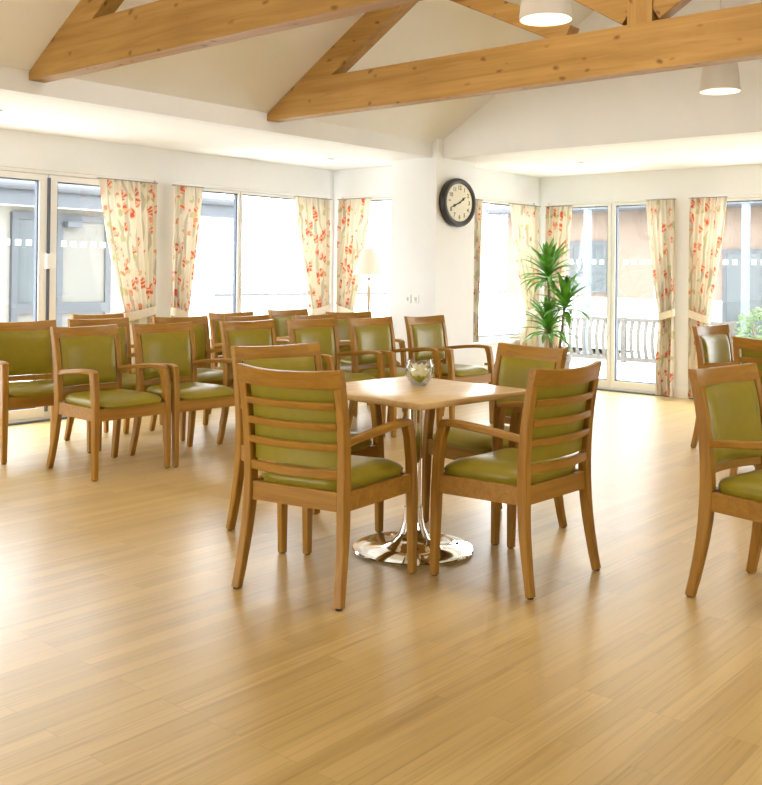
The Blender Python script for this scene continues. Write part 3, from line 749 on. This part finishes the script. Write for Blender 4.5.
MB().box(-.03, .03, 5.2, 8.6, .60, .655, .006).build('top_rail', M['fence_wood'], fn); MB().box(-.03, .03, 5.2, 8.6, .0, .06, .006).build('bottom_rail', M['fence_wood'], fn)
b0 = None; y = 5.26
while y < 8.58:
    if b0 is None:
        b0 = MB().sweep([(0, 0, .05), (-.05, 0, .20), (-.065, 0, .34), (-.045, 0, .48), (0, 0, .61)], [(.055, .02)] * 5, up=(0, 1, 0)).build('slat', M['fence_wood'], fn, True); o = b0
    else: o = b0.copy(); COL.objects.link(o)
    o.location = (0, y, 0); y += .115
for yy in (5.22, 6.9, 8.58): MB().box(-.035, .035, yy - .035, yy + .035, -.02, .67, .006).build('post', M['fence_wood'], fn)
def shrub(x, y, h, w, lab, seed):
    rnd = random.Random(seed); t = thing('garden_shrub', lab, 'shrub', (x, y, -.02), group=None)
    st = MB()
    for k in range(5):
        a = rnd.uniform(0, 2 * PI); st.tube([(0.02 * k - .04, 0, 0), (math.cos(a) * w * .2, math.sin(a) * w * .2, h * .7)], .012, 6)
    st.build('stems', M['cane'], t)
    mb = MB()
    for k in range(650):
        v = Vector((rnd.gauss(0, 1), rnd.gauss(0, 1), rnd.gauss(0, 1))).normalized() * rnd.uniform(.55, 1.0)
        p = Vector((v.x * w / 2, v.y * w / 2, h * .56 + v.z * h * .46)); s = rnd.uniform(.03, .055)
        a = Vector((rnd.gauss(0, 1), rnd.gauss(0, 1), rnd.gauss(0, 1))).normalized(); b_ = a.orthogonal().normalized()
        mb.bm.faces.new([mb.bm.verts.new(q) for q in (p - a * s, p + b_ * s * .5, p + a * s, p - b_ * s * .5)])
    mb.build('foliage', M['shrub'], t)
shrub(13.3, 4.62, .95, .85, 'leafy garden shrub outside the far right doors, beside the curtain', 3)
shrub(14.1, 3.75, 1.25, .95, 'taller garden shrub outside the far right doors, at photo edge', 4)

# ------------------------------------------------------------------ light
w = bpy.data.worlds.new('world'); sc.world = w; w.use_nodes = True; nt = w.node_tree
bg = nt.nodes['Background']; tc = N(nt, 'ShaderNodeTexCoord'); sx = N(nt, 'ShaderNodeSeparateXYZ'); L(nt, tc.outputs['Generated'], sx.inputs[0])
r = ramp(nt, [(.0, (.94, .96, 1.0)), (.5, (.97, .985, 1)), (1.0, (.84, .92, 1.0))])
ad = N(nt, 'ShaderNodeMath', operation='MULTIPLY_ADD'); ad.inputs[1].default_value = .5; ad.inputs[2].default_value = .5; L(nt, sx.outputs['Z'], ad.inputs[0]); L(nt, ad.outputs[0], r.inputs['Fac'])
L(nt, r.outputs['Color'], bg.inputs['Color']); bg.inputs['Strength'].default_value = 11.3
def light(name, kind, loc, energy, col=(1, 1, 1), size=None, rot=None, target=None):
    l = bpy.data.lights.new(name, kind); l.energy = energy; l.color = col
    o = bpy.data.objects.new(name, l); COL.objects.link(o); o.location = loc
    if size: l.shape = 'RECTANGLE'; l.size, l.size_y = size
    if target is not None: o.rotation_euler = (Vector(target) - Vector(loc)).to_track_quat('-Z', 'Y').to_euler()
    return o
s = light('sun', 'SUN', (0, 0, 20), 3.0, (1, .94, .84)); s.data.angle = .02
s.rotation_euler = Vector((.5, .42, -.8)).to_track_quat('-Z', 'Y').to_euler()
# daylight portals
def portal(loc, size, target):
    o = light('portal', 'AREA', loc, 1, size=size, target=target); o.data.cycles.is_portal = True
portal((3.95, YW + .3, 1.06), (3.3, 2.1), (3.95, 0, 1.06)); portal((6.86, YW + .3, 1.33), (2.1, 1.6), (6.86, 0, 1.33))
portal((8.03 + .3, 7.0, 1.33), (1.0, 1.6), (0, 7.0, 1.33)); portal((9.25, 6.13 + .3, 1.33), (1.4, 1.6), (9.25, 0, 1.33))
portal((XW + .3, 5.26, 1.06), (1.5, 2.1), (0, 5.26, 1.06)); portal((XW + .3, 2.88, 1.06), (2.8, 2.1), (0, 2.88, 1.06))
portal((3.6, YR - .3, 1.5), (1.6, 1.2), (3.6, 0, 1.5))
portal((XB - .3, 4.3, 1.3), (4.2, 1.6), (0, 4.3, 1.3))
for x in (4.40, 6.78):
    l = light('pendant_bulb', 'POINT', (x, 2.665, 2.70), 5, (1, .85, .62)); l.data.shadow_soft_size = .04
light('ridge_fill', 'AREA', (4.1, RIDGE_Y, 4.35), 165, (1, .975, .94), (2.4, .6), target=(3.7, RIDGE_Y, 0))  # added fill light, no lamp hangs under the ridge

# ------------------------------------------------------------------ look
sc.view_settings.view_transform = 'Standard'; sc.view_settings.look = 'None'
sc.view_settings.exposure = 0.0; sc.view_settings.gamma = 1.0
cy = sc.cycles; cy.use_denoising = True
try: cy.denoiser = 'OPENIMAGEDENOISE'
except Exception: pass
cy.max_bounces = 10; cy.diffuse_bounces = 6; cy.glossy_bounces = 4; cy.transparent_max_bounces = 16; cy.transmission_bounces = 6
cy.sample_clamp_indirect = 8; cy.caustics_reflective = False; cy.caustics_refractive = False
